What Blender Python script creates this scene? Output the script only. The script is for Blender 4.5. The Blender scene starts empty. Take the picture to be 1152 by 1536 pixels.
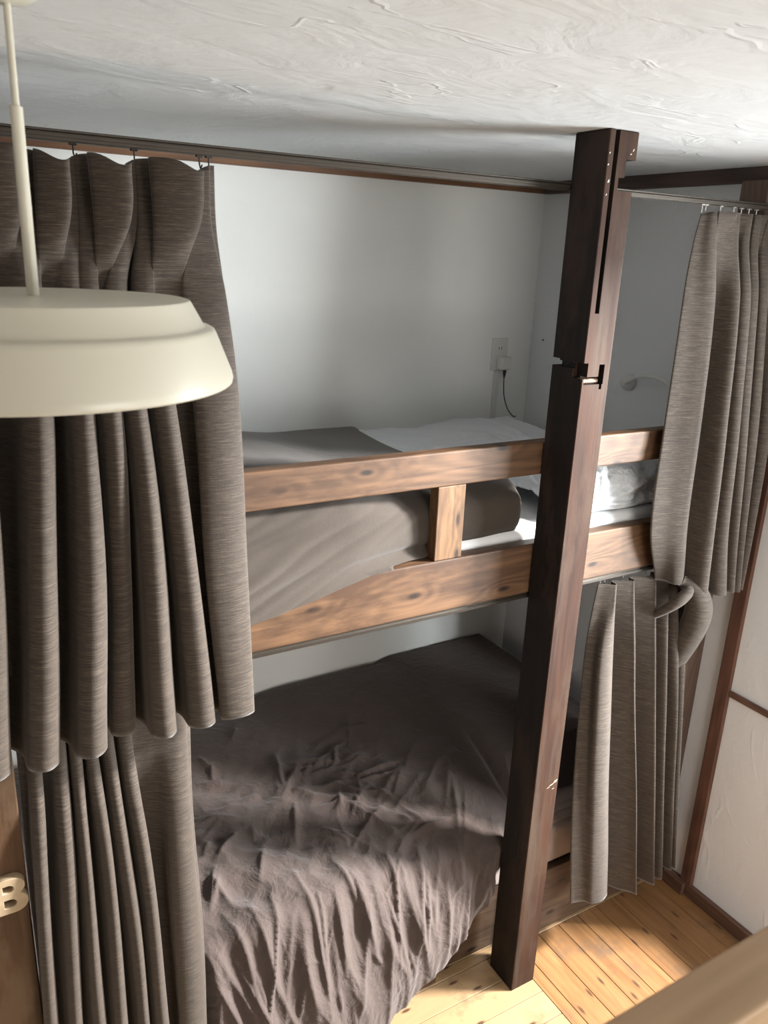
import bpy, bmesh, math, random
from mathutils import Vector, noise, Matrix
import numpy as np
random.seed(7); R = math.radians
S = bpy.context.scene; COL = S.collection

# ------------------------------------------------------------------ camera
cam = bpy.data.cameras.new('camera'); camo = bpy.data.objects.new('camera', cam); COL.objects.link(camo)
pitch, roll, yaw = .3135, .0419, .541
fw = Vector((math.sin(yaw)*math.cos(pitch), math.cos(yaw)*math.cos(pitch), -math.sin(pitch)))
r0 = Vector((math.cos(yaw), -math.sin(yaw), 0)); u0 = r0.cross(fw)
rr = r0*math.cos(roll)+u0*math.sin(roll); uu = -r0*math.sin(roll)+u0*math.cos(roll)
camo.matrix_world = Matrix(((rr.x, uu.x, -fw.x, 0), (rr.y, uu.y, -fw.y, 0), (rr.z, uu.z, -fw.z, 2.1), (0, 0, 0, 1)))
cam.sensor_fit = 'VERTICAL'; cam.sensor_height = 36; cam.lens = 1205.2*36/1536
cam.clip_start = .02; cam.clip_end = 50
cam.dof.use_dof = True; cam.dof.focus_distance = 2.0; cam.dof.aperture_fstop = 9
S.camera = camo

# ------------------------------------------------------------------ light
world = bpy.data.worlds.new('world'); S.world = world; world.use_nodes = True
bg = world.node_tree.nodes['Background']; bg.inputs[0].default_value = (.75, .87, 1, 1); bg.inputs[1].default_value = 2.0
WIN = dict(y0=.35, y1=1.13, z0=.50, z1=2.22, x=2.14)
def area(name, loc, target, sx, sy, power, col):
    l = bpy.data.lights.new(name, 'AREA'); l.shape = 'RECTANGLE'; l.size = sx; l.size_y = sy; l.energy = power; l.color = col
    o = bpy.data.objects.new(name, l); COL.objects.link(o); o.location = loc
    o.rotation_euler = (Vector(target)-Vector(loc)).to_track_quat('-Z', 'Y').to_euler(); return o
area('window_daylight', (3.7, -1.05, 1.75), (1.2, 1.6, 1.6), 3.6, 1.7, 1020, (.93, .98, 1))
area('ground_bounce', (2.6, .78, .75), (1.0, .78, 1.6), 1.0, .9, 38, (.95, .98, 1))
area('window_sunlight', (3.25, .40, 2.45), (1.1, 1.6, .9), .34, .34, 560, (1, .98, .96))
area('rear_fill', (1.25, -1.02, 1.45), (1.5, 2.2, 1.6), 1.1, 1.0, 50, (1, .95, .88))  # added fill from behind the camera to lift the walls; no window there
S.view_settings.view_transform = 'Standard'; S.view_settings.look = 'None'; S.view_settings.gamma = 1
S.view_settings.exposure = -0.15; S.view_settings.use_curve_mapping = False

# ------------------------------------------------------------------ helpers
def mesh_obj(name, bm, mat, parent=None, smooth=False):
    me = bpy.data.meshes.new(name); bm.normal_update(); bm.to_mesh(me); bm.free()
    if smooth:
        for p in me.polygons: p.use_smooth = True
    me.materials.append(mat)
    o = bpy.data.objects.new(name, me); COL.objects.link(o)
    if parent: o.parent = parent
    return o
def tag(o, label, cat, group=None):
    o['label'] = label; o['category'] = cat
    if group: o['group'] = group
    return o
def thing(name, label, cat, group=None, loc=(0, 0, 0)):
    o = bpy.data.objects.new(name, None); COL.objects.link(o); o.location = loc; o.empty_display_size = .05
    return tag(o, label, cat, group)
def part(name, bm, mat, root, smooth=False, label=None):
    o = mesh_obj(name, bm, mat, root, smooth)
    # meshes are written in world coordinates; the root only holds them together
    base = Vector((0, 0, 0)); p = root
    while p is not None: base += p.location; p = p.parent
    o.location = -base if root.type == 'EMPTY' or base.length > 0 else (0, 0, 0)
    if label: o['label'] = label
    return o
def struct(name, bm, mat, smooth=False):
    o = mesh_obj(name, bm, mat, None, smooth); o['kind'] = 'structure'; return o
def box(bm, x0, x1, y0, y1, z0, z1, bev=0.0, seg=2):
    vs = [bm.verts.new((x, y, z)) for x in (x0, x1) for y in (y0, y1) for z in (z0, z1)]
    F = [(0, 1, 3, 2), (4, 6, 7, 5), (0, 4, 5, 1), (2, 3, 7, 6), (0, 2, 6, 4), (1, 5, 7, 3)]
    fs = [bm.faces.new([vs[i] for i in f]) for f in F]
    if bev > 0:
        es = list({e for f in fs for e in f.edges})
        bmesh.ops.bevel(bm, geom=es, offset=bev, segments=seg, affect='EDGES', profile=.5)
    return fs
def bxm(*a, **k):
    bm = bmesh.new(); box(bm, *a, **k); return bm
def lathe(bm, prof, c, seg=64, axis='z'):
    rings = []
    for (r, h) in prof:
        ring = []
        for i in range(seg):
            a = 2*math.pi*i/seg; p = (r*math.cos(a), r*math.sin(a), h)
            if axis == 'x': p = (p[2], p[0], p[1])
            ring.append(bm.verts.new((c[0]+p[0], c[1]+p[1], c[2]+p[2])))
        rings.append(ring)
    for a, b in zip(rings, rings[1:]):
        for i in range(seg):
            bm.faces.new((a[i], a[(i+1) % seg], b[(i+1) % seg], b[i]))
    return rings
def tube(bm, pts, rad, seg=10):
    pts = [Vector(p) for p in pts]; rings = []
    n0 = Vector((0, 0, 1))
    for i, p in enumerate(pts):
        t = (pts[min(i+1, len(pts)-1)]-pts[max(i-1, 0)]).normalized()
        if abs(t.dot(n0)) > .9: n0 = Vector((1, 0, 0))
        a = t.cross(n0).normalized(); b = t.cross(a).normalized(); n0 = a.cross(t)
        r = rad[i] if isinstance(rad, (list, tuple)) else rad
        rings.append([bm.verts.new(p+(a*math.cos(2*math.pi*k/seg)+b*math.sin(2*math.pi*k/seg))*r) for k in range(seg)])
    for a, b in zip(rings, rings[1:]):
        for k in range(seg): bm.faces.new((a[k], a[(k+1) % seg], b[(k+1) % seg], b[k]))
    bm.faces.new(rings[0]); bm.faces.new(rings[-1][::-1])
def cat_rom(P, n):
    """n samples through the points P (chord-uniform Catmull-Rom)"""
    P = np.array(P, float); m = len(P); out = []
    Q = np.vstack([2*P[0]-P[1], P, 2*P[-1]-P[-2]])
    for k in range(n):
        t = k/(n-1)*(m-1); i = min(int(t), m-2); f = t-i
        a, b, c, d = Q[i], Q[i+1], Q[i+2], Q[i+3]
        out.append(.5*((2*b)+(-a+c)*f+(2*a-5*b+4*c-d)*f*f+(-a+3*b-3*c+d)*f**3))
    return np.array(out)
def cut(o, cutters):
    """carve boxes out of a mesh with exact booleans, then drop the cutters"""
    for c in cutters:
        co = mesh_obj('cutter', bxm(*c), o.data.materials[0])
        md = o.modifiers.new('b', 'BOOLEAN'); md.object = co; md.operation = 'DIFFERENCE'; md.solver = 'EXACT'
        dg = bpy.context.evaluated_depsgraph_get(); dg.update()
        me = bpy.data.meshes.new_from_object(o.evaluated_get(dg)); old = o.data
        o.modifiers.clear(); o.data = me; bpy.data.meshes.remove(old); bpy.data.objects.remove(co)
    return o

# ------------------------------------------------------------------ materials
class NT:
    def __init__(s, name):
        s.m = bpy.data.materials.new(name); s.m.use_nodes = True; s.t = s.m.node_tree
        s.b = s.t.nodes['Principled BSDF']; s.co = s.t.nodes.new('ShaderNodeTexCoord').outputs['Object']
    def n(s, ty, **k):
        x = s.t.nodes.new(ty)
        for a, v in k.items(): setattr(x, a, v)
        return x
    def l(s, a, b): s.t.links.new(a, b)
    def map(s, sc, loc=(0, 0, 0), rot=(0, 0, 0)):
        x = s.n('ShaderNodeMapping'); x.inputs['Scale'].default_value = sc; x.inputs['Location'].default_value = loc
        x.inputs['Rotation'].default_value = rot; s.l(s.co, x.inputs[0]); return x.outputs[0]
    def noise(s, vec, scale=1, detail=4, rough=.5, dist=0):
        x = s.n('ShaderNodeTexNoise'); s.l(vec, x.inputs['Vector'])
        for k, v in (('Scale', scale), ('Detail', detail), ('Roughness', rough), ('Distortion', dist)): x.inputs[k].default_value = v
        return x.outputs['Fac']
    def ramp(s, fac, stops):
        x = s.n('ShaderNodeValToRGB'); s.l(fac, x.inputs[0]); e = x.color_ramp.elements
        while len(e) < len(stops): e.new(.5)
        for q, (p, c) in zip(e, stops): q.position = p; q.color = (*c, 1) if isinstance(c, tuple) else (c, c, c, 1)
        return x.outputs[0]
    def mix(s, fac, a, b, mode='MIX'):
        x = s.n('ShaderNodeMix', data_type='RGBA', blend_type=mode)
        for i, v in ((0, fac), (6, a), (7, b)):
            if hasattr(v, 'is_output'): s.l(v, x.inputs[i])
            else: x.inputs[i].default_value = v if i == 0 else (*v, 1)
        return x.outputs[2]
    def math(s, op, a, b=0.0, c=None):
        x = s.n('ShaderNodeMath', operation=op)
        for i, v in enumerate((a, b) if c is None else (a, b, c)):
            if hasattr(v, 'is_output'): s.l(v, x.inputs[i])
            else: x.inputs[i].default_value = v
        return x.outputs[0]
    def bump(s, h, strength, dist=.001):
        x = s.n('ShaderNodeBump'); x.inputs['Strength'].default_value = strength; x.inputs['Distance'].default_value = dist
        s.l(h, x.inputs['Height']); s.l(x.outputs[0], s.b.inputs['Normal'])
    def col(s, c):
        if hasattr(c, 'is_output'): s.l(c, s.b.inputs['Base Color'])
        else: s.b.inputs['Base Color'].default_value = (*c, 1)
    def set(s, **k):
        for a, v in k.items():
            i = s.b.inputs[a.replace('_', ' ')]
            if hasattr(v, 'is_output'): s.l(v, i)
            else: i.default_value = v

def wood(name, light, dark, axis='x', knots=True, stain=None, rough=.5, cell=1.0, worn=None, seed=0.0, bump=.35, rings=110, spec=.35):
    t = NT(name)
    ax = 'xyz'.index(axis)
    def sc(l, c): v = [c, c, c]; v[ax] = l; return tuple(v)
    off = (seed, seed*1.7, seed*.6)
    warp = t.noise(t.map(sc(1.2, 5), off), 1, 2)
    grain = t.noise(t.map(sc(2.5, 60), off), 1, 5, .6, .6)
    # growth rings: distorted bands running along the board
    kd = None
    if knots:
        sp = t.n('ShaderNodeSeparateXYZ'); t.l(t.co, sp.inputs[0]); cb_ = t.n('ShaderNodeCombineXYZ')
        lo, cr_ = (0, 2) if axis == 'x' else ((2, 0) if axis == 'z' else (1, 0))
        t.l(t.math('ADD', t.math('MULTIPLY', sp.outputs[lo], 3.4*cell), seed), cb_.inputs[0]); t.l(t.math('ADD', t.math('MULTIPLY', sp.outputs[cr_], 9*cell), seed*2), cb_.inputs[1])
        v = t.n('ShaderNodeTexVoronoi', voronoi_dimensions='2D'); t.l(cb_.outputs[0], v.inputs['Vector']); v.inputs['Scale'].default_value = 1
        kd = v.outputs['Distance']
    rn = t.noise(t.map(sc(.9, 5.5), off), 1, 1, .4, .3)
    if kd is not None: rn = t.math('ADD', rn, t.math('MULTIPLY', t.ramp(kd, [(.0, 1.0), (.30, 0.0)]), .10))
    ring = t.math('ADD', t.math('MULTIPLY', t.math('SINE', t.math('MULTIPLY', rn, rings)), .5), .5)
    g = t.math('ADD', t.math('MULTIPLY', grain, .62), t.math('MULTIPLY', ring, .12))
    g = t.math('ADD', g, t.math('MULTIPLY', warp, .30))
    c = t.ramp(g, [(.34, dark), (.68, light)])
    if knots:
        c = t.mix(t.ramp(kd, [(.03, 1.0), (.085, 0.0)]), c, tuple(x*.30 for x in dark))
    if stain:
        sn = t.noise(t.map(sc(3, 9), (3+seed, 1, 2)), 1, 6, .65)
        c = t.mix(t.ramp(sn, [(.5, 0.0), (.62, .85)]), c, stain)
    if worn:
        wn = t.noise(t.map(sc(1.6, 22), (1, 4+seed, 2)), 1, 5, .6)
        c = t.mix(t.ramp(wn, [(.52, 0.0), (.7, .8)]), c, worn)
    t.col(c); t.set(Roughness=rough); t.b.inputs['Specular IOR Level'].default_value = spec
    t.bump(g, bump, .002); return t.m

def plain(name, c, rough=.5, metal=0, bump=None, spec=.5):
    t = NT(name); t.col(c); t.set(Roughness=rough, Metallic=metal); t.b.inputs['Specular IOR Level'].default_value = spec
    if bump: t.bump(t.noise(t.map((1, 1, 1)), bump[0], 4), bump[1], .002)
    return t.m

def plaster(name, c, amt=.4, big=2.0):
    t = NT(name)
    n1 = t.noise(t.map((1, 1.6, 1)), big*3, 6, .55, 1.2); n2 = t.noise(t.map((1, 1, 1)), 34, 5, .6)
    # trowel ridges: thin creases where a warped noise crosses its middle value
    rid = t.math('ABSOLUTE', t.math('SUBTRACT', t.noise(t.map((1, 2.2, 1), rot=(0, 0, .5)), big*2.2, 3, .5, .8), .5))
    rid = t.ramp(rid, [(0.0, 1.0), (.03, 0.0)])
    msk = t.ramp(t.noise(t.map((1, 1, 1), (5, 2, 1)), 5, 2), [(.5, 0.0), (.62, 1.0)])
    h = t.math('ADD', t.math('ADD', t.math('MULTIPLY', n1, 1.4), t.math('MULTIPLY', n2, .25)), t.math('MULTIPLY', t.math('MULTIPLY', rid, msk), .35))
    dirt = t.noise(t.map((1, 1, 1), (9, 3, 4)), 1.7, 5, .6)
    t.col(t.mix(t.ramp(dirt, [(.35, 0.0), (.75, 1.0)]), c, tuple(x*.93 for x in c)))
    t.set(Roughness=.85); t.b.inputs['Specular IOR Level'].default_value = .2
    t.bump(h, amt, .012); return t.m

def curtain_fabric(name='curtain_fabric'):
    t = NT(name)
    slub = t.noise(t.map((22, 22, 620)), 1, 3, .6); fine = t.noise(t.map((90, 90, 1500)), 1, 2)
    warp = t.noise(t.map((700, 700, 30)), 1, 1)
    g = t.math('ADD', t.math('MULTIPLY', slub, .65), t.math('MULTIPLY', fine, .35))
    c = t.ramp(g, [(.34, (.027, .0195, .0145)), (.52, (.056, .043, .033)), (.68, (.112, .088, .067))])
    t.col(c); t.set(Roughness=.78)
    t.b.inputs['Sheen Weight'].default_value = .25; t.b.inputs['Sheen Roughness'].default_value = .4
    t.b.inputs['Specular IOR Level'].default_value = .3
    t.bump(t.math('ADD', g, t.math('MULTIPLY', warp, .4)), .35, .0012); return t.m

def cloth(name, c, scale=900, crease=.5, c2=None, csc=14):
    t = NT(name)
    w = t.noise(t.map((1, 1, 1)), scale, 2)
    # small sharp creases from folded noise
    a = t.math('ABSOLUTE', t.math('SUBTRACT', t.noise(t.map((1, 1, 1)), csc, 4, .55, .7), .5))
    b = t.math('ABSOLUTE', t.math('SUBTRACT', t.noise(t.map((1, 1, 1), (4, 1, 7)), csc*2.6, 3, .5, .4), .5))
    h = t.math('ADD', t.math('ADD', t.math('MULTIPLY', a, 1.2), t.math('MULTIPLY', b, .5)), t.math('MULTIPLY', w, .03))
    t.col(t.mix(t.ramp(w, [(.3, 0.0), (.7, 1.0)]), c, c2 or tuple(x*.8 for x in c)))
    t.set(Roughness=.9); t.b.inputs['Specular IOR Level'].default_value = .2; t.b.inputs['Sheen Weight'].default_value = .15
    t.bump(h, crease, .012); return t.m

M = {}
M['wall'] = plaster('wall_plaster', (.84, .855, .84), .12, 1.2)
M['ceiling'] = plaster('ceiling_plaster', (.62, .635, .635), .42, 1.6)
M['wall_far'] = plaster('tan_wall_plaster', (.42, .39, .36), .12, 1.2)
M['wall_right'] = plaster('side_wall_plaster', (.72, .735, .755), .3, 1.0)
M['rail'] = wood('rail_wood', (.150, .080, .040), (.050, .025, .013), 'x', True, (.055, .027, .014), .5, 1.0, seed=2.3, rings=120)
M['block'] = wood('divider_wood', (.20, .115, .055), (.095, .048, .022), 'z', True, (.08, .04, .02), .5, 1.0, seed=5.1)
M['post'] = wood('old_post_wood', (.017, .013, .012), (.009, .0075, .0075), 'z', False, (.035, .022, .017), .7, 1.0, seed=1.1, bump=.3, spec=.2)
M['post_face'] = wood('old_post_front_wood', (.048, .022, .013), (.020, .011, .008), 'z', False, (.05, .03, .02), .72, 1.0, worn=(.062, .047, .036), seed=1.1, bump=.5, rings=60, spec=.12)
M['post_new'] = wood('post_sawn_wood', (.24, .15, .10), (.10, .055, .035), 'z', False, None, .6, 1.0, worn=(.36, .28, .21), seed=4.2)
M['side_post'] = wood('side_post_wood', (.13, .085, .065), (.06, .037, .028), 'z', False, None, .6, 1.0, seed=3.0)
M['lettered_post'] = wood('lettered_post_wood', (.105, .056, .030), (.045, .024, .014), 'z', False, (.13, .085, .055), .36, 1.0, seed=6.4, bump=.2)
M['trim'] = wood('trim_wood', (.16, .078, .052), (.075, .036, .026), 'z', False, None, .5, 1.0, seed=2.0)
M['trim_y'] = wood('trim_wood_along', (.16, .085, .058), (.08, .040, .026), 'y', False, None, .5, 1.0, seed=2.0)
M['picture_rail'] = wood('picture_rail_wood', (.10, .065, .055), (.045, .028, .024), 'y', False, None, .55, 1.0, seed=8.0)
M['picture_rail_x'] = wood('picture_rail_wood_back', (.22, .105, .05), (.085, .04, .02), 'x', False, None, .5, 1.0, seed=8.0)
M['base'] = wood('bed_board_wood', (.115, .072, .045), (.05, .03, .019), 'x', True, None, .5, 1.0, seed=9.0)
M['beam'] = wood('near_rail_wood', (.40, .27, .155), (.27, .165, .085), 'x', False, None, .5, .8, seed=11.0, bump=.15)
M['letter'] = wood('letter_wood', (.44, .34, .22), (.36, .27, .17), 'x', False, None, .6, 1, seed=1.0, bump=.1)
M['track'] = plain('bronze_track', (.050, .041, .032), .45, .6)
M['track_dark'] = plain('dark_track_groove', (.03, .026, .022), .6, .3)
M['curtain'] = curtain_fabric()
M['duvet'] = cloth('brown_duvet_cotton', (.088, .066, .058), 1200, .8, csc=11)
M['duvet_up'] = cloth('taupe_duvet_linen', (.060, .048, .039), 500, .16, csc=5)
M['sheet'] = cloth('white_cotton', (.76, .79, .82), 1200, .30, csc=9)
M['pale'] = cloth('pale_sheet_cotton', (.50, .42, .38), 1200, .3, csc=10)
M['mattress'] = plain('mattress_ticking', (.72, .73, .74), .9, 0, (30, .1))
M['enamel'] = plain('cream_enamel', (.58, .555, .46), .34, 0, None, .45)
M['white_metal'] = plain('white_painted_metal', (.66, .66, .64), .45, 0)
M['plastic'] = plain('white_plastic', (.66, .66, .63), .4)
M['black'] = plain('black_rubber', (.012, .012, .014), .5)
M['slot'] = plain('socket_slot', (.03, .03, .03), .7)
M['chrome'] = plain('hook_metal', (.55, .53, .50), .3, .9)
M['glass'] = plain('window_glass', (.9, .93, .95), .05)
M['glass'].node_tree.nodes['Principled BSDF'].inputs['Transmission Weight'].default_value = 1
M['frame'] = plain('window_frame_paint', (.30, .17, .10), .5)

# floor boards: every board gets its own tone
def floor_mat():
    t = NT('pine_boards')
    at = t.n('ShaderNodeAttribute', attribute_name='tone'); sep = t.n('ShaderNodeSeparateColor'); t.l(at.outputs['Color'], sep.inputs[0])
    tone, alongx = sep.outputs[0], sep.outputs[1]
    offs = t.n('ShaderNodeCombineXYZ'); t.l(t.math('MULTIPLY', tone, 37), offs.inputs[2])
    res = []
    for sc in ((2.5, 34, 34), (34, 2.5, 34)):
        ad = t.n('ShaderNodeVectorMath', operation='ADD'); t.l(t.map(sc), ad.inputs[0]); t.l(offs.outputs[0], ad.inputs[1])
        res.append(t.noise(ad.outputs[0], 1, 5, .6, .8))
    g = t.mix(alongx, res[1], res[0])
    kn = []
    for sc in ((4.0, 13, 1), (13, 4.0, 1)):
        v = t.n('ShaderNodeTexVoronoi', voronoi_dimensions='2D'); t.l(t.map(sc, (.35, .2, 0)), v.inputs['Vector']); v.inputs['Scale'].default_value = 1
        kn.append(t.ramp(v.outputs['Distance'], [(.035, 1.0), (.085, 0.0)]))
    k = t.mix(alongx, kn[1], kn[0])
    c = t.ramp(g, [(.28, (.17, .080, .030)), (.72, (.34, .18, .075))])
    c = t.mix(t.math('MULTIPLY', alongx, .5), c, (.50, .37, .21))
    c = t.mix(t.math('MULTIPLY', tone, .45), c, (.22, .115, .05))
    d = t.noise(t.map((1, 1, 1)), 5.5, 6, .7)
    c = t.mix(t.ramp(d, [(.52, 0.0), (.66, .7)]), c, (.13, .085, .055))
    c = t.mix(k, c, (.085, .04, .02))
    t.col(c); t.set(Roughness=.38); t.bump(g, .2, .0015); return t.m
M['floor'] = floor_mat()

# ------------------------------------------------------------------ the setting
XL, XR, YB, YF, ZC = -1.3, 2.14, 2.49, -1.05, 2.366
bm = bmesh.new(); tone = bm.loops.layers.color.new('tone')
def plank(x0, x1, y0, y1, ax, tv=None):
    fs0 = set(bm.faces); box(bm, x0+.0008, x1-.0008, y0+.0008, y1-.0008, -.02, 0, .0012, 1); tv = random.random() if tv is None else tv
    for f in bm.faces:
        if f not in fs0:
            for lp in f.loops: lp[tone] = (tv, ax, 0, 1)
y = 1.494; i = 0
while y > YF:
    y2 = y-.0855; xs = [XL]; 
    xs += sorted(random.uniform(-1, .9) for _ in range(2)) + [1.4235]
    for a, b in zip(xs, xs[1:]): plank(a, b, y2, y, 1)
    y = y2
plank(XL, XR, 1.494, 1.53, 1, .8)
plank(XL, XR, 1.53, YB, 1, .7)
xs = [1.4235, 1.466]
while xs[-1] < XR: xs.append(xs[-1]+.0852)
for a, b in zip(xs, xs[1:]):
    b = min(b, XR)
    cuts = [YF, random.uniform(.2, 1.1), 1.494]
    for c0, c1 in zip(cuts, cuts[1:]): plank(a, b, c0, c1, 0)
box(bm, XL, XR, YF, YB, -.03, -.018)
struct('floor', bm, M['floor'])
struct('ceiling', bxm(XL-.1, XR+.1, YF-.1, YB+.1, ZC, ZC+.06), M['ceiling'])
struct('wall_back', bxm(XL, XR, YB, YB+.1, -.03, ZC), M['wall'])
struct('wall_left', bxm(XL-.1, XL, YF, YB, -.03, ZC), M['wall_far'])
struct('wall_front', bxm(XL, XR, YF-.1, YF, -.03, ZC), M['wall_far'])
bm = bmesh.new(); w = WIN
for a in ((YF, w['y0'], -.03, ZC), (w['y1'], YB, -.03, ZC), (w['y0'], w['y1'], -.03, w['z0']), (w['y0'], w['y1'], w['z1'], ZC)):
    box(bm, XR, XR+.1, *a)
struct('wall_right', bm, M['wall_right'])
wr = bpy.data.objects.new('window_1', None); COL.objects.link(wr); wr['kind'] = 'structure'
bm = bmesh.new()
for a in ((w['y0'], w['y1'], w['z0'], w['z0']+.03), (w['y0'], w['y1'], w['z1']-.03, w['z1']), (w['y0'], w['y0']+.03, w['z0']+.03, w['z1']-.03), (w['y1']-.03, w['y1'], w['z0']+.03, w['z1']-.03)):
    box(bm, XR+.02, XR+.06, *a, bev=.002)
part('window_frame', bm, M['frame'], wr)
# trims
struct('trim_1', bxm(XL, XR, YB-.022, YB, 2.327, ZC, bev=.003), M['picture_rail_x'])
struct('trim_2', bxm(XR-.028, XR, YF, YB-.022, 2.325, ZC, bev=.003), M['picture_rail'])
struct('trim_3', bxm(XR-.016, XR, 1.368, 1.412, .046, 2.325, bev=.003), M['trim'])
struct('trim_4', bxm(XR-.012, XR, WIN['y1']+.002, 1.368, .795, .815, bev=.003), M['trim_y'])
bm = bmesh.new(); box(bm, XR-.02, XR, YF, 1.385, 0, .046, .003); box(bm, XR-.034, XR, 1.385, 1.475, 0, .046, .003)
struct('baseboard_right', bm, M['trim_y'])

# ------------------------------------------------------------------ bunk frame
YP0, YP1 = 1.366, 1.472
# main post
post = thing('timber_post', 'tall dark old timber post with carved notches in front of the bunks', 'post', loc=(1.38, 1.42, 0))
m = part('post_shaft', bxm(1.337, 1.423, YP0, YP1, 0, ZC-.001, bev=.0018, seg=1), M['post'], post)
m.location = (0, 0, 0); m.parent = None
cut(m, [(1.353, 1.366, 1.35, 1.382, 1.985, 2.40),      # long groove
        (1.393, 1.44, 1.35, 1.49, 2.245, 2.309),        # step under the head
        (1.376, 1.44, 1.35, 1.49, 2.245, 2.272),
        (1.32, 1.372, 1.446, 1.50, 1.858, 1.876),      # see-through notch at the back edge
        (1.32, 1.345, 1.35, 1.50, 1.858, 1.872),       # slot across the left face
        (1.33, 1.352, 1.35, 1.40, 1.838, 1.874),       # upright slot
        (1.343, 1.404, 1.35, 1.388, 1.824, 1.842),     # lower cross slot
        (1.387, 1.404, 1.35, 1.388, 1.826, 1.870),     # right upright slot
        (1.393, 1.401, 1.35, 1.376, 1.812, 1.826)])
m.parent = post; m.location = -post.location
m.data.materials.append(M['post_face'])
for p in m.data.polygons:
    if p.normal.y < -.7: p.material_index = 1
b_ = bmesh.new(); box(b_, 1.3525, 1.3865, 1.3685, 1.386, 1.842, 1.874, .001, 1)
part('tenon', b_, M['post_new'], post, label='pale sawn tongue of wood in the notch')
b_ = bmesh.new(); box(b_, 1.345, 1.40, 1.375, 1.387, 1.8255, 1.836, .003, 1)
part('splintered_sill', b_, M['post_new'], post, label='raw yellowish splintered wood in the slot')
random.seed(3)
def chip(bm, cx, cz, w_, h_, y=YP0):
    n = 9; vs = []
    for i in range(n):
        a = 2*math.pi*i/n; k = random.uniform(.55, 1.1)
        vs.append(bm.verts.new((cx+w_*k*math.cos(a)+.35*h_*k*math.sin(a), y-.0006, cz+h_*k*math.sin(a)+.3*w_*k*math.cos(a))))
    c = bm.verts.new((cx, y-.0014, cz))
    for i in range(n): bm.faces.new((c, vs[i], vs[(i+1) % n]))
for a in ((1.398, .714, .011, .003), (1.411, .721, .008, .005), (1.387, .708, .007, .0015), (1.405, .699, .005, .0012)):
    b_ = bmesh.new(); chip(b_, *a); part('chipped_wood', b_, M['letter'], post, label='pale chipped patch on the post face')
for a in ((1.342, 2.318, .0018, .003), (1.341, 2.295, .002, .002), (1.347, 2.262, .0026, .004), (1.345, 2.235, .0018, .003), (1.404, 2.32, .003, .002), (1.410, 2.328, .002, .004)):
    b_ = bmesh.new(); chip(b_, *a); part('plaster_splash', b_, M['plastic'], post, label='speck of white plaster near the top')

def rail_piece(name, label, x0, x1, z0, z1, y0=1.4745, y1=1.5125, mat=None, cat='rail'):
    return tag(mesh_obj(name, bxm(x0, x1, y0, y1, z0, z1, bev=.004, seg=3), mat or M['rail']), label, cat)
rail_piece('guard_rail', 'upper brown stained board along the upper bunk, knotted top rail', -.3, 2.06, 1.583, 1.667)
rail_piece('side_rail', 'wide knotted brown board under the upper mattress, lower of the two', -.3, 2.06, 1.261, 1.397)
tag(mesh_obj('rail_spacer', bxm(1.033, 1.112, 1.4765, 1.5115, 1.3975, 1.5825, bev=.002), M['block']), 'short upright wooden block between the two upper bunk boards', 'spacer')
# side post on the right wall
tag(mesh_obj('side_post', bxm(2.062, 2.1395, 1.492, 1.58, 0, ZC-.04, bev=.003), M['side_post']), 'dark weathered wooden post against the right wall behind the curtains', 'post')
# lettered post at the left
lp = tag(mesh_obj('lettered_post', bxm(-.02, .080, 1.447, 1.4735, 0, 1.26, bev=.003), M['lettered_post']), 'glossy dark wooden post at bottom left carrying a wooden letter B', 'post')
# letter B from a text outline-like mesh
def letter_B(x0, z0, wd, h, y0, y1):
    def loop(pts, n=10): return pts
    def arc(cx, cz, rx, rz, a0, a1, n=12): return [(cx+rx*math.cos(a0+(a1-a0)*i/n), cz+rz*math.sin(a0+(a1-a0)*i/n)) for i in range(n+1)]
    hp = math.pi/2
    out = [(0, 0), (.55, 0)]+arc(.62, .27, .38, .27, -hp, hp*.75)+arc(.58, .755, .36, .245, -hp*.6, hp)+[(.5, 1), (0, 1)]
    h1 = [(.30, .15)]+arc(.50, .285, .20, .135, -hp, hp)+[(.30, .42)]
    h2 = [(.30, .60)]+arc(.48, .72, .17, .12, -hp, hp)+[(.30, .84)]
    cu = bpy.data.curves.new('b', 'CURVE'); cu.dimensions = '2D'; cu.fill_mode = 'BOTH'; cu.extrude = (y1-y0)/2-.0015; cu.bevel_depth = .0015; cu.bevel_resolution = 2
    for L in (out, h1, h2):
        sp = cu.splines.new('POLY'); sp.points.add(len(L)-1); sp.use_cyclic_u = True
        for q, (a, b) in zip(sp.points, L): q.co = (a*wd, b*h, 0, 1)
    o = bpy.data.objects.new('b', cu); COL.objects.link(o)
    dg = bpy.context.evaluated_depsgraph_get(); dg.update(); me = bpy.data.meshes.new_from_object(o.evaluated_get(dg))
    bpy.data.objects.remove(o)
    me.transform(Matrix.Translation((x0, (y0+y1)/2, z0)) @ Matrix.Rotation(math.pi/2, 4, 'X'))
    me.materials.clear(); me.materials.append(M['letter'])
    no = bpy.data.objects.new('letter_sign', me); COL.objects.link(no); return no
LB = letter_B(.014, .838, .063, .078, 1.427, 1.4465)
tag(LB, 'pale wooden capital letter B fixed to the dark lettered post', 'letter')

# lower bunk base
bb = thing('lower_bunk_base', 'low dark wooden base of the lower bunk, standing on the floor', 'bed base', loc=(1, 1.6, 0))
part('side_board', bxm(1.425, 2.03, 1.50, 1.525, .004, .246, bev=.003), M['base'], bb)
part('side_board', bxm(-.28, 1.02, 1.56, 1.585, .004, .235, bev=.003), M['base'], bb)
part('recessed_board', bxm(1.155, 1.425, 1.53, 1.55, .004, .235, bev=.002), M['base'], bb)
part('leg', bxm(1.022, 1.153, 1.498, 1.56, .001, .235, bev=.003), M['rail'], bb, label='short brown block leg')
part('slat_deck', bxm(-.28, 2.03, 1.56, 2.47, .236, .252), M['base'], bb)
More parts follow.
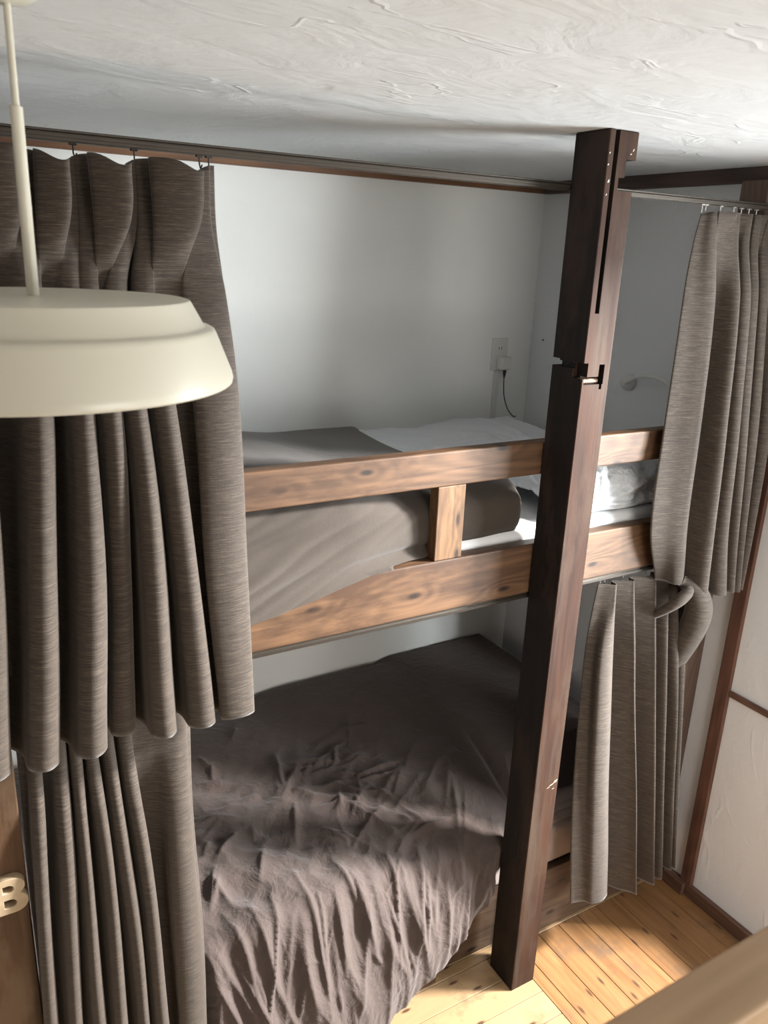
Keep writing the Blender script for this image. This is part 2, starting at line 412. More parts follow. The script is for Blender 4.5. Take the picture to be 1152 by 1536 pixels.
# upper bunk deck
tag(mesh_obj('upper_bunk_deck', bxm(-.3, 2.06, 1.514, 2.485, 1.275, 1.31), M['base']), 'wooden deck board carrying the upper mattress behind the side rail', 'bed deck')

# ------------------------------------------------------------------ bedding
def softbox(x0, x1, y0, y1, z0, z1, r, nx=60, ny=40, amp=.004, fr=6, seed=0, bm=None):
    """rounded mattress-like slab with a slightly uneven skin"""
    bm = bm or bmesh.new(); tmp = set(bm.verts)
    box(bm, x0, x1, y0, y1, z0, z1, r, 5)
    new = [f for f in bm.faces]
    bmesh.ops.subdivide_edges(bm, edges=[e for e in bm.edges if e.calc_length() > .08], cuts=24, use_grid_fill=True)
    for v in bm.verts:
        if v not in tmp:
            q = noise.noise_vector(v.co*fr+Vector((seed, seed, 0))); v.co += q*amp
    return bm
tag(mesh_obj('futon_mattress', softbox(-.25, 2.03, 1.517, 2.47, 1.316, 1.425, .025), M['mattress'], smooth=True), 'thin white mattress on the upper bunk, edge showing above the side rail', 'mattress')
tag(mesh_obj('mattress', softbox(-.25, 2.02, 1.512, 2.46, .250, .40, .022, amp=.002, seed=3), M['pale'], smooth=True), 'pale brown sheeted mattress on the lower bunk', 'mattress')

def sheet_grid(fn, nu, nv, name, mat, thick=0.0):
    bm = bmesh.new(); V = [[bm.verts.new(fn(i/(nu-1), j/(nv-1))) for j in range(nv)] for i in range(nu)]
    for i in range(nu-1):
        for j in range(nv-1): bm.faces.new((V[i][j], V[i+1][j], V[i+1][j+1], V[i][j+1]))
    o = mesh_obj(name, bm, mat, smooth=True)
    if thick:
        s = o.modifiers.new('s', 'SOLIDIFY'); s.thickness = thick; s.offset = 0
    return o
def sstep(a, b, x):
    t = max(0., min(1., (x-a)/(b-a))); return t*t*(3-2*t)
def ridged(p, oct=4, lac=2.1, gain=.5):
    s = 0; a = 1; n = 0
    for _ in range(oct):
        s += a*(1-abs(noise.noise(p))*2.2); n += a; p = p*lac+Vector((3.1, 1.7, 9.2)); a *= gain
    return s/n
def bez(P, t):
    P = [Vector(p) for p in P]
    while len(P) > 1: P = [a.lerp(b, t) for a, b in zip(P, P[1:])]
    return P[0]

# lower duvet ---------------------------------------------------------
def hem_z(x):      # how low the front drape reaches
    pts = [(-.3, .02), (.6, .03), (.80, .045), (.95, .10), (1.10, .165), (1.20, .235), (1.30, .335), (1.36, .37), (1.6, .40)]
    for (a, za), (b, zb) in zip(pts, pts[1:]):
        if x <= b: return za+(zb-za)*sstep(0, 1, (x-a)/(b-a)) if x > a else za
    return pts[-1][1]
def spline_pt(P, t):
    m = len(P)-1; s = t*m; i = min(int(s), m-1); f = s-i
    g = lambda k: P[max(0, min(m, k))]
    a, b, c, d = g(i-1), g(i), g(i+1), g(i+2)
    return tuple(.5*((2*b[k])+(-a[k]+c[k])*f+(2*a[k]-5*b[k]+4*c[k]-d[k])*f*f+(-a[k]+3*b[k]-3*c[k]+d[k])*f**3) for k in (0, 1))
rs = random.Random(21); SEG = []
def crease(x, a, ang, ln, h, w_):
    SEG.append((x, a, x+ln*math.sin(ang), a+ln*math.cos(ang), h, w_))
for _ in range(95):        # short sharp wrinkles in the crumpled middle of the top
    cx = rs.uniform(.42, 1.15); ca = rs.gauss(.50+.10*(cx-.6), .14)
    th = math.atan2(cx-.80, ca-.55)+rs.gauss(0, .75)
    crease(cx, ca, th, rs.uniform(.05, .19), rs.uniform(.007, .020), rs.uniform(.007, .015))
for _ in range(16):        # slanting wrinkles towards the post
    cx = rs.uniform(.95, 1.45); crease(cx, rs.uniform(.45, .8), rs.gauss(-.75, .2), rs.uniform(.12, .30), rs.uniform(.006, .014), rs.uniform(.010, .018))
for k in range(34):        # long folds down the front drape, fanning together
    cx = .40+k*.030+rs.uniform(-.02, .02); crease(cx, rs.uniform(.84, 1.12), -.55*(cx-.80)+rs.gauss(0, .13), rs.uniform(.16, .5), rs.uniform(.009, .021), rs.uniform(.009, .018))
for k in range(26):        # finer ones between them
    cx = rs.uniform(.42, 1.38); crease(cx, rs.uniform(.9, 1.35), -.5*(cx-.80)+rs.gauss(0, .35), rs.uniform(.06, .16), rs.uniform(.005, .010), rs.uniform(.006, .010))
for cx in (.46, .52):
    crease(cx, 1.05, .25, .5, .022, .012)
SEG = np.array(SEG); _d = SEG[:, 2:4]-SEG[:, :2]; _l2 = (_d**2).sum(1)
def creases(x, a):
    px = x-SEG[:, 0]; pa = a-SEG[:, 1]
    t = np.clip((px*_d[:, 0]+pa*_d[:, 1])/_l2, 0, 1)
    dist = np.hypot(px-t*_d[:, 0], pa-t*_d[:, 1])
    hh = SEG[:, 4]*np.sin(np.pi*np.clip(t, .06, .94))**.6*np.exp(-dist/SEG[:, 5])
    k = np.sort(hh)[-3:]
    return float(k[2]+.5*k[1]+.25*k[0])
def duvet_pt(u, v):
    x = -.22+u*(2.08+.22)
    zt = .50+.035*sstep(.9, 1.4, x)
    left = (1-sstep(.55, 1.35, x))*sstep(.42, .62, x)
    hz = hem_z(x); ez = .455+.02*left
    bulge = .10*left
    prof = [(2.472, .455+.06*sstep(.7, 1.05, x)), (2.44, .485+.055*sstep(.7, 1.1, x)), (2.28, zt+.02), (2.05, zt), (1.82, zt-.005), (1.64, zt-.02),
            (1.52-bulge*.15, ez), (1.475-bulge*.35, ez-.25*(ez-hz)), (1.45-bulge*.65, ez-.5*(ez-hz)), (1.435-bulge*.85, ez-.75*(ez-hz)), (1.432-bulge*.9, hz)]
    yy, zz = spline_pt(prof, v)
    if x > 1.42:                       # right of the post the duvet stays on top of the mattress
        k = sstep(1.42, 1.55, x)
        yy2 = 2.472-v*(2.472-1.60); zz2 = zt+.01-.10*max(0, v-.85)/.15*.9
        yy = yy*(1-k)+yy2*k; zz = zz*(1-k)+zz2*k
    if x < .47:
        k = 1-sstep(.41, .47, x); yy = yy*(1-k)+max(yy, 1.515)*k
    if x > 1.98: zz -= .10*sstep(1.98, 2.08, x)
    # arc length-ish coordinate used for the pattern of folds
    drape = sstep(.52, .66, v); back = 1-sstep(.12, .3, v)
    p = Vector((x, yy, zz))
    q = Vector((x*5.2, (yy-zz)*4.4, 2.0)); w = noise.noise_vector(q*.6)*.9
    ar = 2.952-yy-zz                   # distance over the bed and down the front
    q2 = Vector((x*9, ar*9, 0))+w*.7
    c2 = noise.voronoi(q2*1.6+Vector((5, 2, 0)))[0]
    soft = noise.noise(Vector((x*2.2, ar*2.2, 4)))
    s = (v-.55)/.45
    fx = x+.13*s*(x-.85)+.060*noise.noise(Vector((x*2.4, s*1.8, 7)))
    f1 = ridged(Vector((fx*6.5, s*.55, 1.5)), 1); f2 = ridged(Vector((fx*15, s*1.2, 6.5)), 2, 2.0, .5)
    zone = sstep(.16, .36, v)*(1-sstep(1.0, 1.5, x)*.8)
    cr = creases(x+.010*w.x, ar+.010*w.y)
    h_top = (.016*(min(c2[0], .8)-.4)+.012*noise.noise(q2*.6))*(.15+.85*zone)+.014*soft+cr
    amp = .026*(.35+.65*sstep(0, .35, s))
    h_dr = amp*(f1-.6)+.010*(f2-.6)+cr*1.1-.008
    n = Vector((0, 0, 1)).lerp(Vector((-.05, -1, .12)), drape).normalized()
    h = h_top*(1-drape)+h_dr*drape
    if x > 1.42: h = h_top*.5
    p += n*h
    lim = .402 if p.y > 1.60 else -9
    p.z = max(p.z, .01, lim)
    if x > 1.25: p.y = max(p.y, 1.36+.120*sstep(1.25, 1.325, x))
    p.y = min(p.y, 2.482)
    return p
d = sheet_grid(duvet_pt, 620, 440, 'lower_duvet', M['duvet'], .004)
tag(d, 'crumpled dark brown duvet on the lower bunk spilling over its front edge', 'duvet')

# pillow / folded bedding right of the post on the lower bunk
def blob(c, s, amp, fr, seed, sub=5, square=.45):
    bm = bmesh.new(); bmesh.ops.create_icosphere(bm, subdivisions=sub, radius=1)
    for v in bm.verts:
        n = v.co.normalized(); q = Vector([math.copysign(abs(k)**square, k) for k in n]); q *= 1/max(1, (q.length*.82))
        h = 1+amp*(ridged(n*fr+Vector((seed, 0, seed)), 4)-.5)
        v.co = Vector((c[0]+q.x*s[0]*h, c[1]+q.y*s[1]*h, c[2]+q.z*s[2]*h))
    return bm
tag(mesh_obj('lower_pillow', blob((1.69, 1.63, .385), (.26, .105, .055), .16, 1.6, 2.0), M['pale'], smooth=True), 'pale pinkish pillow at the front edge of the lower bunk, right of the post', 'pillow')

# upper duvet (taupe) --------------------------------------------------
def updv(u, v):
    # right edge curve of the duvet
    t = v
    yy0 = 2.46-(2.46-1.53)*min(1, v/.62)
    xe = 1.372 if yy0 < 1.62 else (1.372-.12*sstep(1.62, 1.95, yy0)+.17*sstep(1.95, 2.44, yy0))
    x = -.24+u*(xe+.24)
    bb = 1-sstep(1.02, 1.06, x)
    b = 1-sstep(.80, 1.02, x)         # plumper left of the spacer
    spill = 1-sstep(.45, 1.0, x)
    yf = 1.512+.010*sstep(1.0, 1.12, x)-.022*b
    zt = 1.532+.022*b
    prof = [(2.462, 1.43), (2.455, 1.495), (2.36, zt-.005), (2.1, zt+.012), (1.85, zt+.022), (1.66, zt+.03), (yf+.06, zt+.022), (yf+.008, zt-.01), (yf-.004, 1.49), (yf-.006-.038*spill, 1.445), (yf+.002-.052*spill, 1.425-.031*spill), (yf+.004-.048*spill-.018*bb, 1.418-.016*bb-.055*spill)]
    yy, zz = spline_pt(prof, v)
    p = Vector((x, yy, zz))
    edge = sstep(.965, 1, u); p.z -= edge*.035*(1-sstep(.6, .7, v)); p.x += 0
    if v > .6: p.y += edge*.02
    kk = sstep(.955, 1, u)*sstep(.36, .60, v)
    p.y += (1.585-p.y)*.8*kk*kk; p.z += (1.465-p.z)*.75*kk*kk
    fold = noise.noise(Vector((x*2.4+zz*3, zz*20-x*5, yy*2)))*.013+abs(noise.noise(Vector((x*3, zz*34-x*13, yy*3))))*.008
    n = Vector((0, 0, 1)).lerp(Vector((0, -1, 0)), sstep(.52, .64, v))
    fold *= (.4+.6*sstep(.5, .62, v))*(.45+.55*(1-sstep(.5, .95, x))); p += n*fold
    if p.z < 1.399: p.y = min(p.y, 1.4735)
    elif p.z < 1.42 and p.y > 1.47: pass
    p.z = max(p.z, 1.346)
    return p
d = sheet_grid(updv, 260, 170, 'upper_duvet', M['duvet_up'], .003)
tag(d, 'smooth taupe duvet on the upper bunk bulging below the top rail', 'duvet')
# white sheet + heaped white bedding on the right half of the upper bunk
def wsheet(u, v):
    x = 1.20+u*(2.03-1.20); y = 2.462-v*(2.462-1.87)
    z = 1.445+.055*sstep(0, .06, v)*(1-sstep(.9, 1, v)*.9)*(1-sstep(.96, 1, u))
    q = Vector((x*3.4, y*3.6, 1)); w_ = noise.noise_vector(q)*.7
    z += (.020*(ridged(q+w_, 4)-.45)+.016*noise.noise(Vector((x*2.5, y*2.5, 9))))*sstep(0, .05, v)*(1-sstep(.93, 1, v))
    return Vector((x, y, max(z, 1.428)))
tag(sheet_grid(wsheet, 180, 180, 'white_quilt', M['sheet'], .003), 'rumpled white quilt spread over the far right half of the upper bunk', 'quilt')
def heap(u, v):
    x = 1.45+u*(2.02-1.45); a = v
    prof = [(1.92, 1.45), (1.87, 1.525), (1.78, 1.565), (1.66, 1.57), (1.575, 1.558), (1.535, 1.525), (1.523, 1.48), (1.526, 1.44), (1.545, 1.428)]
    y, z = spline_pt(prof, v)
    cx = sstep(0, .12, u)*(1-sstep(.93, 1, u))
    z = 1.43+(z-1.43)*(.35+.65*cx)
    # gathers radiate from a pinch
    dx, dz = x-1.60, (z-1.46)-(y-1.53)*.6
    ang = math.atan2(dz, dx); rad = math.hypot(dx, dz)
    g = ridged(Vector((ang*2.6, rad*3, 2)), 3)*.022*sstep(.0, .10, rad)
    g2 = ridged(Vector((x*9, y*7, z*12)), 4)*.020
    n = Vector((0, 0, 1)).lerp(Vector((0, -1, .25)), sstep(.42, .66, v)).normalized()
    p = Vector((x, y, z))+n*(g+g2-.024)
    p.y = max(p.y, 1.5165); p.z = max(p.z, 1.427); return p
tag(sheet_grid(heap, 240, 160, 'white_pillow', M['sheet'], .003), 'bright crumpled white pillow cover lying right of the post on the upper bunk', 'pillow')

# ------------------------------------------------------------------ curtain tracks
def track(name, label, x0, x1, yc, z0, z1, w_=.020):
    root = thing(name, label, 'curtain track', loc=((x0+x1)/2, yc, z1))
    bm = bmesh.new(); h = z1-z0
    box(bm, x0, x1, yc-w_/2, yc+w_/2, z1-.004, z1, .0008, 1)
    box(bm, x0, x1, yc-w_/2, yc-w_/2+.003, z0+.0005, z1-.0045, .001, 1); box(bm, x0, x1, yc+w_/2-.003, yc+w_/2, z0+.0005, z1-.0045, .001, 1)
    box(bm, x0, x1, yc-w_/2-.0015, yc-w_/2, z0+h*.35, z0+h*.62, .0005, 1)
    box(bm, x0, x1, yc-w_/2+.0032, yc-.003, z0+.0005, z0+.003); box(bm, x0, x1, yc+.003, yc+w_/2-.0032, z0+.0005, z0+.003)
    part('channel', bm, M['track'], root); return root
track('curtain_track', 'bronze curtain track running left from the old post to the picture edge', -.3, 1.43, 1.484, 2.246, 2.264)
track('curtain_track', 'short bronze curtain track running from behind the old post towards the right wall', 1.4305, 2.06, 1.484, 2.246, 2.262)
t3 = track('curtain_track', 'curtain track screwed under the upper bunk side rail', .085, 2.06, 1.487, 1.244, 1.2605, .018)
for bx in (1.2, .45):
    pass

# ------------------------------------------------------------------ curtains
def ridge_row(ridges, valleys, ends):
    """ridges: (x, half width, y front); valleys: y between neighbours; ends: first and last point.
    each fold slopes forward as a flat panel and turns back sharply behind its right edge"""
    P = [ends[0]]; vx, vy = ends[0]
    for i, (x, hw, yf) in enumerate(ridges):
        nx, nv = (ridges[i+1][0], valleys[i]) if i < len(valleys) else ends[1]
        d = vy-yf
        P += [(vx+(x-vx)*.38, yf+d*.66), (x-hw*1.15, yf+d*.16), (x-hw*.25, yf), (x+hw*.55, yf+.20*(nv-yf)), (x+hw*.55, yf+.62*(nv-yf))]
        if i < len(valleys):
            vx, vy = x+(hw*.2+.12*(nx-x) if nv > yf else .70*(nx-x)), nv
            P.append((vx, vy))
    P.append(ends[1]); return P
def scale_row(row, k):      # slide a row of cloth points back towards the track
    return [(min(x*k, 2.134), y*k) for x, y in row]
def curtain(name, label, group, levels, ns=14, nz=110, sag=None, zhem=0, seed=1.0, thick=.0025, hooks=(), zt=None, post=None):
    rows = [cat_rom(r, (len(r)-1)*ns//2+1) for _, r in levels]; zs = [z for z, _ in levels]
    n = len(rows[0]); bm = bmesh.new(); G = []
    A = np.array(rows)                     # level, u, 2
    for k in range(nz):
        t = k/(nz-1); z = zs[0]+(zs[-1]-zs[0])*t
        i = 0
        while i < len(zs)-2 and z < zs[i+1]: i += 1
        h = zs[i+1]-zs[i]; f = (z-zs[i])/h
        def tan(m):
            if m == 0: return (A[1]-A[0])/(zs[1]-zs[0])
            if m == len(zs)-1: return (A[m]-A[m-1])/(zs[m]-zs[m-1])
            return (A[m+1]-A[m-1])/(zs[m+1]-zs[m-1])
        P = A[i]*(2*f**3-3*f*f+1)+tan(i)*h*(f**3-2*f*f+f)+A[i+1]*(3*f*f-2*f**3)+tan(i+1)*h*(f**3-f*f)
        row = []
        for j, (x, y) in enumerate(P):
            u = j/(n-1)
            w1 = noise.noise(Vector((u*9, z*2.3, seed)))*.006*min(1, t*5); w2 = noise.noise(Vector((u*9, z*2.3, seed+20)))*.004*min(1, t*5)
            zz = z
            if sag: zz -= sag(u, x)*max(0, 1-t*14)
            zz += zhem*noise.noise(Vector((u*6, 0, seed)))*t
            q = Vector((x+w1, y+w2, zz))
            if post: q = post(q, u, t)
            row.append(bm.verts.new(q))
        G.append(row)
    for a, b in zip(G, G[1:]):
        for j in range(n-1): bm.faces.new((a[j], b[j], b[j+1], a[j+1]))
    root = thing(name, label, 'curtain', group, loc=(float(rows[0][0][0]), float(rows[0][0][1]), zs[0]))
    o = part('cloth_panel', bm, M['curtain'], root, smooth=True)
    s = o.modifiers.new('s', 'SOLIDIFY'); s.thickness = thick; s.offset = 0
    for (hx, hy, hz0, hz1) in hooks:
        b = bmesh.new(); tube(b, [(hx, hy, hz1), (hx, hy, hz0+.008), (hx+.003, hy+.004, hz0), (hx+.006, hy+.004, hz0+.008)], .0014, 6)
        box(b, hx-.006, hx+.006, hy-.004, hy+.004, hz1-.002, hz1+.003, .001, 1)
        part('hook', b, M['chrome'] if hx > 1.3 else M['track_dark'], root, smooth=False)
    return root
F, B = 1.352, 1.452
# upper left: ridges (last one is the wide end panel)
Ft, Bt = 1.398, 1.416
L1 = [
 (2.232, ridge_row([(-.06, .018, Ft), (.02, .02, Ft), (.10, .012, 1.405), (.195, .012, 1.405), (.255, .010, 1.40), (.272, .010, 1.40), (.347, .010, 1.40), (.366, .010, 1.40), (.465, .018, 1.402)], [1.39, 1.36, 1.345, 1.340, 1.414, 1.335, 1.414, 1.335], [(-.12, 1.42), (.486, 1.412)])),
 (2.13, ridge_row([(-.06, .022, 1.39), (.02, .022, 1.39), (.105, .016, 1.40), (.19, .016, 1.395), (.252, .013, 1.39), (.274, .013, 1.39), (.343, .013, 1.39), (.366, .014, 1.388), (.458, .024, 1.39)], [1.42, 1.37, 1.362, 1.352, 1.424, 1.348, 1.424, 1.350], [(-.12, 1.42), (.487, 1.412)])),
 (2.02, ridge_row([(-.06, .024, 1.38), (.02, .024, 1.38), (.10, .020, 1.385), (.185, .020, 1.38), (.244, .016, 1.38), (.272, .016, 1.378), (.318, .018, 1.38), (.358, .018, 1.376), (.464, .040, 1.378)], [1.43, 1.42, 1.42, 1.41, 1.43, 1.40, 1.43, 1.392], [(-.12, 1.43), (.496, 1.41)])),
 (1.82, ridge_row([(-.07, .026, F), (.02, .026, F), (.09, .024, F), (.182, .024, F), (.243, .021, F), (.293, .020, F), (.335, .020, F), (.380, .021, F), (.478, .045, F)], [B]*7+[1.405], [(-.13, 1.43), (.507, 1.41)])),
 (1.52, ridge_row([(-.08, .028, F), (.0, .028, F), (.075, .028, F), (.160, .027, F), (.240, .026, F), (.293, .020, 1.38), (.350, .024, F), (.406, .025, F), (.492, .046, F)], [B, B, B, B+.005, B, B+.005, B+.003, 1.408], [(-.14, 1.43), (.524, 1.405)])),
 (1.19, ridge_row([(-.09, .03, F), (-.02, .03, F), (.055, .030, F), (.133, .030, F-.004), (.222, .030, F-.004), (.283, .024, 1.388), (.357, .028, F), (.428, .028, F), (.508, .040, F)], [B, B, B+.002, B+.008, B+.002, B+.010, B+.006, 1.412], [(-.15, 1.43), (.540, 1.402)])),
]
def sagf(centers, w, a):
    return lambda u, x: sum(a*math.exp(-((x-c)/w)**2) for c in centers)
L1 = [(zz, scale_row(rw, kk)) for (zz, rw), kk in zip(L1, (1.05, 1.045, 1.028, 1.012, 1.0, 1.0))]
curtain('upper_curtain', 'long taupe curtain behind the cream lamp, hanging at the left of the upper bunk', 'bunk curtains',
        L1, sag=sagf((.245, .335, .46), .026, .018), zhem=.01, seed=2.0,
        hooks=[(x*1.05, 1.484, 2.224, 2.245) for x in (.145, .262, .355, .462, .478)])
# lower left
F2, B2 = 1.408, 1.482
def lowrow(xs, hw, f, b, e0, e1, last=.03):
    return ridge_row([(x, hw if k < len(xs)-1 else last, f) for k, x in enumerate(xs)], [b]*(len(xs)-2)+[b-.02], [e0, e1])
L2 = [
 (1.232, lowrow([.118, .168, .196, .222, .256, .288, .405], .011, 1.468, 1.488, (.09, 1.485), (.426, 1.483), .016)),
 (1.15, lowrow([.121, .168, .197, .225, .258, .292, .402], .012, 1.456, 1.485, (.09, 1.484), (.427, 1.478), .022)),
 (.90, lowrow([.108, .158, .195, .230, .268, .306, .392], .014, F2, B2, (.085, 1.478), (.425, 1.474), .030)),
 (.50, lowrow([.095, .143, .192, .235, .280, .321, .400], .016, F2-.004, B2, (.083, 1.478), (.436, 1.47), .034)),
 (.14, lowrow([.09, .138, .190, .240, .288, .330, .402], .017, F2-.006, B2, (.082, 1.478), (.440, 1.47), .036)),
]
curtain('lower_curtain', 'taupe curtain at the left of the lower bunk, right beside the lettered post', 'bunk curtains',
        L2, zhem=.01, seed=5.0, hooks=[(.119, 1.487, 1.228, 1.243), (.18, 1.487, 1.228, 1.243), (.24, 1.487, 1.228, 1.243), (.30, 1.487, 1.228, 1.243), (.41, 1.487, 1.228, 1.243)])
# upper right
def r3(pts, hw, f, b, e0, e1):
    return ridge_row([(x, hw[k] if isinstance(hw, list) else hw, (f[k] if isinstance(f, list) else f)) for k, x in enumerate(pts)], b if isinstance(b, list) else [b]*(len(pts)-1), [e0, e1])
L3 = [
 (2.232, r3([1.753, 1.838, 1.889, 1.917, 1.965, 2.04], .010, 1.400, [1.392, 1.415, 1.42, 1.40, 1.39], (1.718, 1.418), (2.125, 1.42))),
 (2.15, r3([1.757, 1.846, 1.889, 1.921, 1.965, 2.04], .014, 1.395, [1.405, 1.425, 1.43, 1.41, 1.39], (1.708, 1.42), (2.128, 1.42))),
 (2.02, r3([1.780, 1.850, 1.892, 1.926, 1.965, 2.04], .018, [1.390]+[1.366]*5, [1.428, 1.438, 1.44, 1.43, 1.40], (1.704, 1.425), (2.128, 1.42))),
 (1.67, r3([1.812, 1.872, 1.922, 1.960, 2.000, 2.060], .020, [1.390]+[1.350]*5, [1.435, 1.445, 1.445, 1.445, 1.43], (1.716, 1.43), (2.128, 1.43))),
 (1.38, r3([1.822, 1.893, 1.958, 2.000, 2.035, 2.07], [.024, .02, .02, .014, .014, .012], [1.388]+[1.350]*5, [1.440, 1.448, 1.45, 1.45, 1.44], (1.724, 1.43), (2.125, 1.43))),
 (1.18, r3([1.852, 1.915, 2.000, 2.035, 2.055, 2.072], [.024, .022, .026, .012, .010, .008], [1.388]+[1.350]*5, [1.440, 1.446, 1.45, 1.45, 1.44], (1.80, 1.44), (2.098, 1.43))),
]
def tuck(q, u, t):
    # the first panel is lifted and tucked over the lower curtain
    k = (1-sstep(.10, .30, u)); 
    if t > .80 and k > 0:
        s = (t-.80)/.20; q.z += .045*k*s; q.y += .012*k*s*s
    return q
L3 = [(zz, scale_row(rw, kk)) for (zz, rw), kk in zip(L3, (1.048, 1.043, 1.03, 1.01, 1.0, 1.0))]
UR = curtain('upper_curtain', 'taupe curtain at the right end of the upper bunk, hanging near the right wall', 'bunk curtains',
        L3, sag=sagf((1.80,), .022, .008), zhem=.006, seed=9.0, post=tuck,
        hooks=[(x*1.045, 1.484, 2.224, 2.245) for x in (1.722, 1.735, 1.79, 1.84, 1.87, 1.90, 1.93)])
for pts, rd in (([(1.885, 1.395, 1.212), (1.845, 1.375, 1.198), (1.808, 1.395, 1.158), (1.798, 1.50, 1.06)], [.012, .017, .015, .006]),
                ([(1.86, 1.41, 1.228), (1.900, 1.385, 1.196), (1.925, 1.382, 1.12), (1.928, 1.415, 1.00), (1.930, 1.475, .84)], [.016, .032, .040, .036, .022])):
    cp = cat_rom([p+(q,) for p, q in zip(pts, rd)], 26)
    bm = bmesh.new(); tube(bm, [tuple(p[:3]) for p in cp], [max(.001, float(p[3])) for p in cp], 20)
    part('tucked_fold', bm, M['curtain'], UR, smooth=True)
# lower right
L4 = [
 (1.232, r3([1.652, 1.722, 1.812, 1.865, 1.903, 1.944], .008, 1.46, [1.486, 1.486, 1.485, 1.484, 1.484], (1.606, 1.486), (1.974, 1.484))),
 (1.17, r3([1.64, 1.715, 1.804, 1.857, 1.897, 1.937], .010, 1.442, [1.486, 1.486, 1.485, 1.484, 1.484], (1.589, 1.478), (1.967, 1.484))),
 (1.05, r3([1.621, 1.709, 1.795, 1.846, 1.894, 1.928], [.030, .012, .012, .012, .016, .016], 1.412, [1.486, 1.486, 1.485, 1.484, 1.484], (1.563, 1.46), (1.958, 1.484))),
 (0.75, r3([1.631, 1.745, 1.828, 1.878, 1.926, 1.953], [.040, .013, .013, .012, .012, .012], 1.388, [1.486, 1.486, 1.485, 1.484, 1.484], (1.552, 1.44), (1.983, 1.484))),
 (0.45, r3([1.658, 1.791, 1.874, 1.913, 1.956, 1.978], [.044, .013, .013, .012, .012, .010], 1.372, [1.486, 1.486, 1.485, 1.484, 1.484], (1.556, 1.42), (2.008, 1.484))),
 (0.145, r3([1.691, 1.839, 1.923, 1.952, 1.993, 2.013], [.048, .014, .014, .012, .010, .006], 1.362, [1.486, 1.486, 1.485, 1.484, 1.484], (1.575, 1.4), (2.043, 1.484))),
]
def hem4(q, u, t):
    q.z += .050*(1-sstep(1.70, 1.80, q.x))*t*t+.03*sstep(1.9, 2.0, q.x)*t*t; return q
curtain('lower_curtain', 'taupe curtain at the right end of the lower bunk, hem just above the floorboards', 'bunk curtains',
        L4, zhem=.006, seed=14.0, post=hem4, hooks=[(1.615, 1.487, 1.226, 1.245), (1.632, 1.487, 1.226, 1.245), (1.705, 1.487, 1.226, 1.245), (1.80, 1.487, 1.228, 1.245)])

# ------------------------------------------------------------------ pendant lamp
LX, LY = .125, .95
lamp = thing('pendant_lamp', 'cream enamel pendant lamp with a wide two-tier shade hanging at left', 'lamp', loc=(LX, LY, 1.95))
prof = [(.0, 2.0405), (.158, 2.0405), (.1615, 2.0395), (.1635, 2.037), (.1765, 2.0135), (.179, 2.012), (.184, 2.0115), (.188, 2.009), (.190, 2.005), (.2065, 1.962), (.2075, 1.957), (.2065, 1.9525), (.204, 1.9505),
        (.2035, 1.953), (.2045, 1.957), (.187, 2.002), (.175, 2.008), (.160, 2.0365), (.0, 2.0365)]
bm = bmesh.new(); lathe(bm, [(max(a, .0008), b) for a, b in prof], (LX, LY, 0), 128)
sh = part('lamp_shade', bm, M['enamel'], lamp, smooth=True)
e = sh.modifiers.new('e', 'EDGE_SPLIT'); e.split_angle = R(35)
bm = bmesh.new(); tube(bm, [(LX, LY, 2.0407), (LX, LY, 2.222)], .0062, 20); part('rod', bm, M['enamel'], lamp, smooth=False)
bm = bmesh.new(); tube(bm, [(LX, LY, 2.2222), (LX, LY, 2.318)], .0036, 16); part('upper_rod', bm, M['enamel'], lamp)
bm = bmesh.new(); lathe(bm, [(.0008, 2.311), (.018, 2.313), (.032, 2.322), (.036, 2.34), (.036, ZC-.0005)], (LX, LY, 0), 48); part('ceiling_cup', bm, M['enamel'], lamp, smooth=True)

# ------------------------------------------------------------------ outlet, charger, cable, conduit
ol = thing('wall_outlet', 'white double wall outlet on the back wall above the upper bunk', 'outlet', loc=(1.985, YB, 1.74))
part('cover_plate', bxm(1.946, 2.02, YB-.009, YB, 1.678, 1.800, bev=.003), M['plastic'], ol)
bm = bmesh.new()
for z in (1.762,):
    for dx in (-.006, .006): box(bm, 1.983+dx-.0012, 1.983+dx+.0012, YB-.0098, YB-.0088, z-.005, z+.005)
part('socket_slots', bm, M['slot'], ol)
ch = thing('phone_charger', 'small white plug-in charger in the lower socket of the outlet', 'charger', loc=(1.99, YB-.02, 1.71))
part('charger_body', bxm(1.968, 2.016, YB-.045, YB-.0102, 1.683, 1.733, bev=.007, seg=3), M['plastic'], ch)
pts = cat_rom([(1.992, 2.455, 1.664), (1.993, 2.455, 1.63), (2.0, 2.455, 1.58), (2.02, 2.452, 1.53), (2.045, 2.445, 1.50), (2.05, 2.435, 1.502)], 40)
cb = thing('charging_cable', 'thin black cable dangling from the charger down to the bed', 'cable', loc=(1.99, 2.455, 1.67))
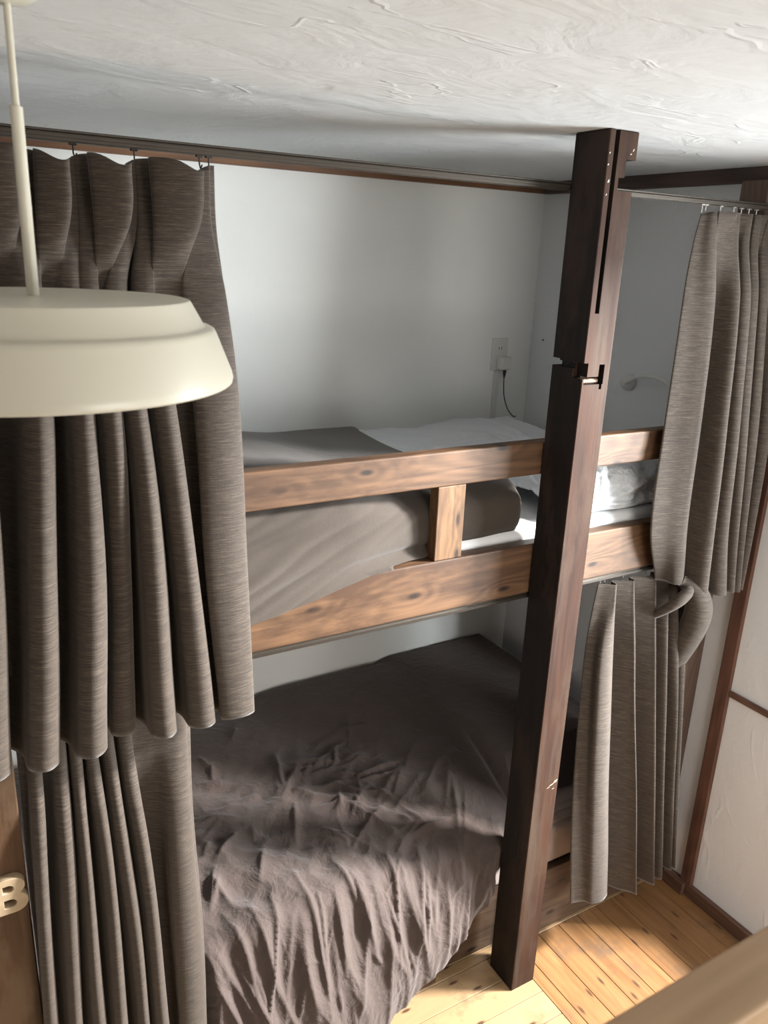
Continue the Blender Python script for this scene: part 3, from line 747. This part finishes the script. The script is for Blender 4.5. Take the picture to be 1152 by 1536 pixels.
bm = bmesh.new(); tube(bm, [tuple(p) for p in pts], .0022, 8); part('cord', bm, M['black'], cb, smooth=True)
bm = bmesh.new(); tube(bm, [(1.992, 2.455, 1.6825), (1.992, 2.455, 1.672), (1.992, 2.455, 1.662), (1.992, 2.455, 1.652)], [.007, .007, .005, .003], 12); part('plug', bm, M['black'], cb, smooth=True)
tag(mesh_obj('cable_conduit', bxm(1.965, 1.985, YB-.012, YB, 1.43, 1.677, bev=.002), M['plastic']), 'narrow white cable duct running down the wall below the outlet', 'conduit')

# ------------------------------------------------------------------ reading lamp on the right wall
rl = thing('reading_lamp', 'small white gooseneck reading lamp on the right wall above the upper bunk', 'lamp', loc=(XR, 1.956, 1.706))
bm = bmesh.new(); lathe(bm, [(.0285, -.0005), (.0285, -.012), (.026, -.018), (.014, -.022), (.012, -.024), (.0008, -.024)], (XR, 1.956, 1.706), 40, 'x'); part('wall_base', bm, M['white_metal'], rl, smooth=True)
g = cat_rom([(2.118, 1.956, 1.706), (2.107, 1.935, 1.713), (2.095, 1.88, 1.738), (2.08, 1.80, 1.748), (2.07, 1.735, 1.735), (2.06, 1.69, 1.70), (2.055, 1.67, 1.66), (2.05, 1.66, 1.63)], 40)
bm = bmesh.new(); tube(bm, [tuple(p) for p in g], .0055, 12); part('gooseneck', bm, M['white_metal'], rl, smooth=True)
bm = bmesh.new(); lathe(bm, [(.0008, 0), (.012, -.002), (.016, -.015), (.026, -.06), (.024, -.058), (.0008, -.02)], (2.05, 1.66, 1.63), 32); part('lamp_head', bm, M['white_metal'], rl, smooth=True)
bm = bmesh.new(); lathe(bm, [(.0008, -.005), (.0035, -.004), (.003, 0)], (XR, 2.418, 1.798), 10, 'x'); tag(mesh_obj('nail', bm, M['side_post']), 'tiny dark nail head in the right wall close to the back corner', 'nail')

# ------------------------------------------------------------------ near bunk rail in the foreground
tag(mesh_obj('near_guard_rail', bxm(-.6, 2.135, .193, .232, 1.575, 1.68, bev=.003, seg=3), M['beam']), 'out of focus tan wooden rail across the bottom right corner, nearest to the camera', 'rail')
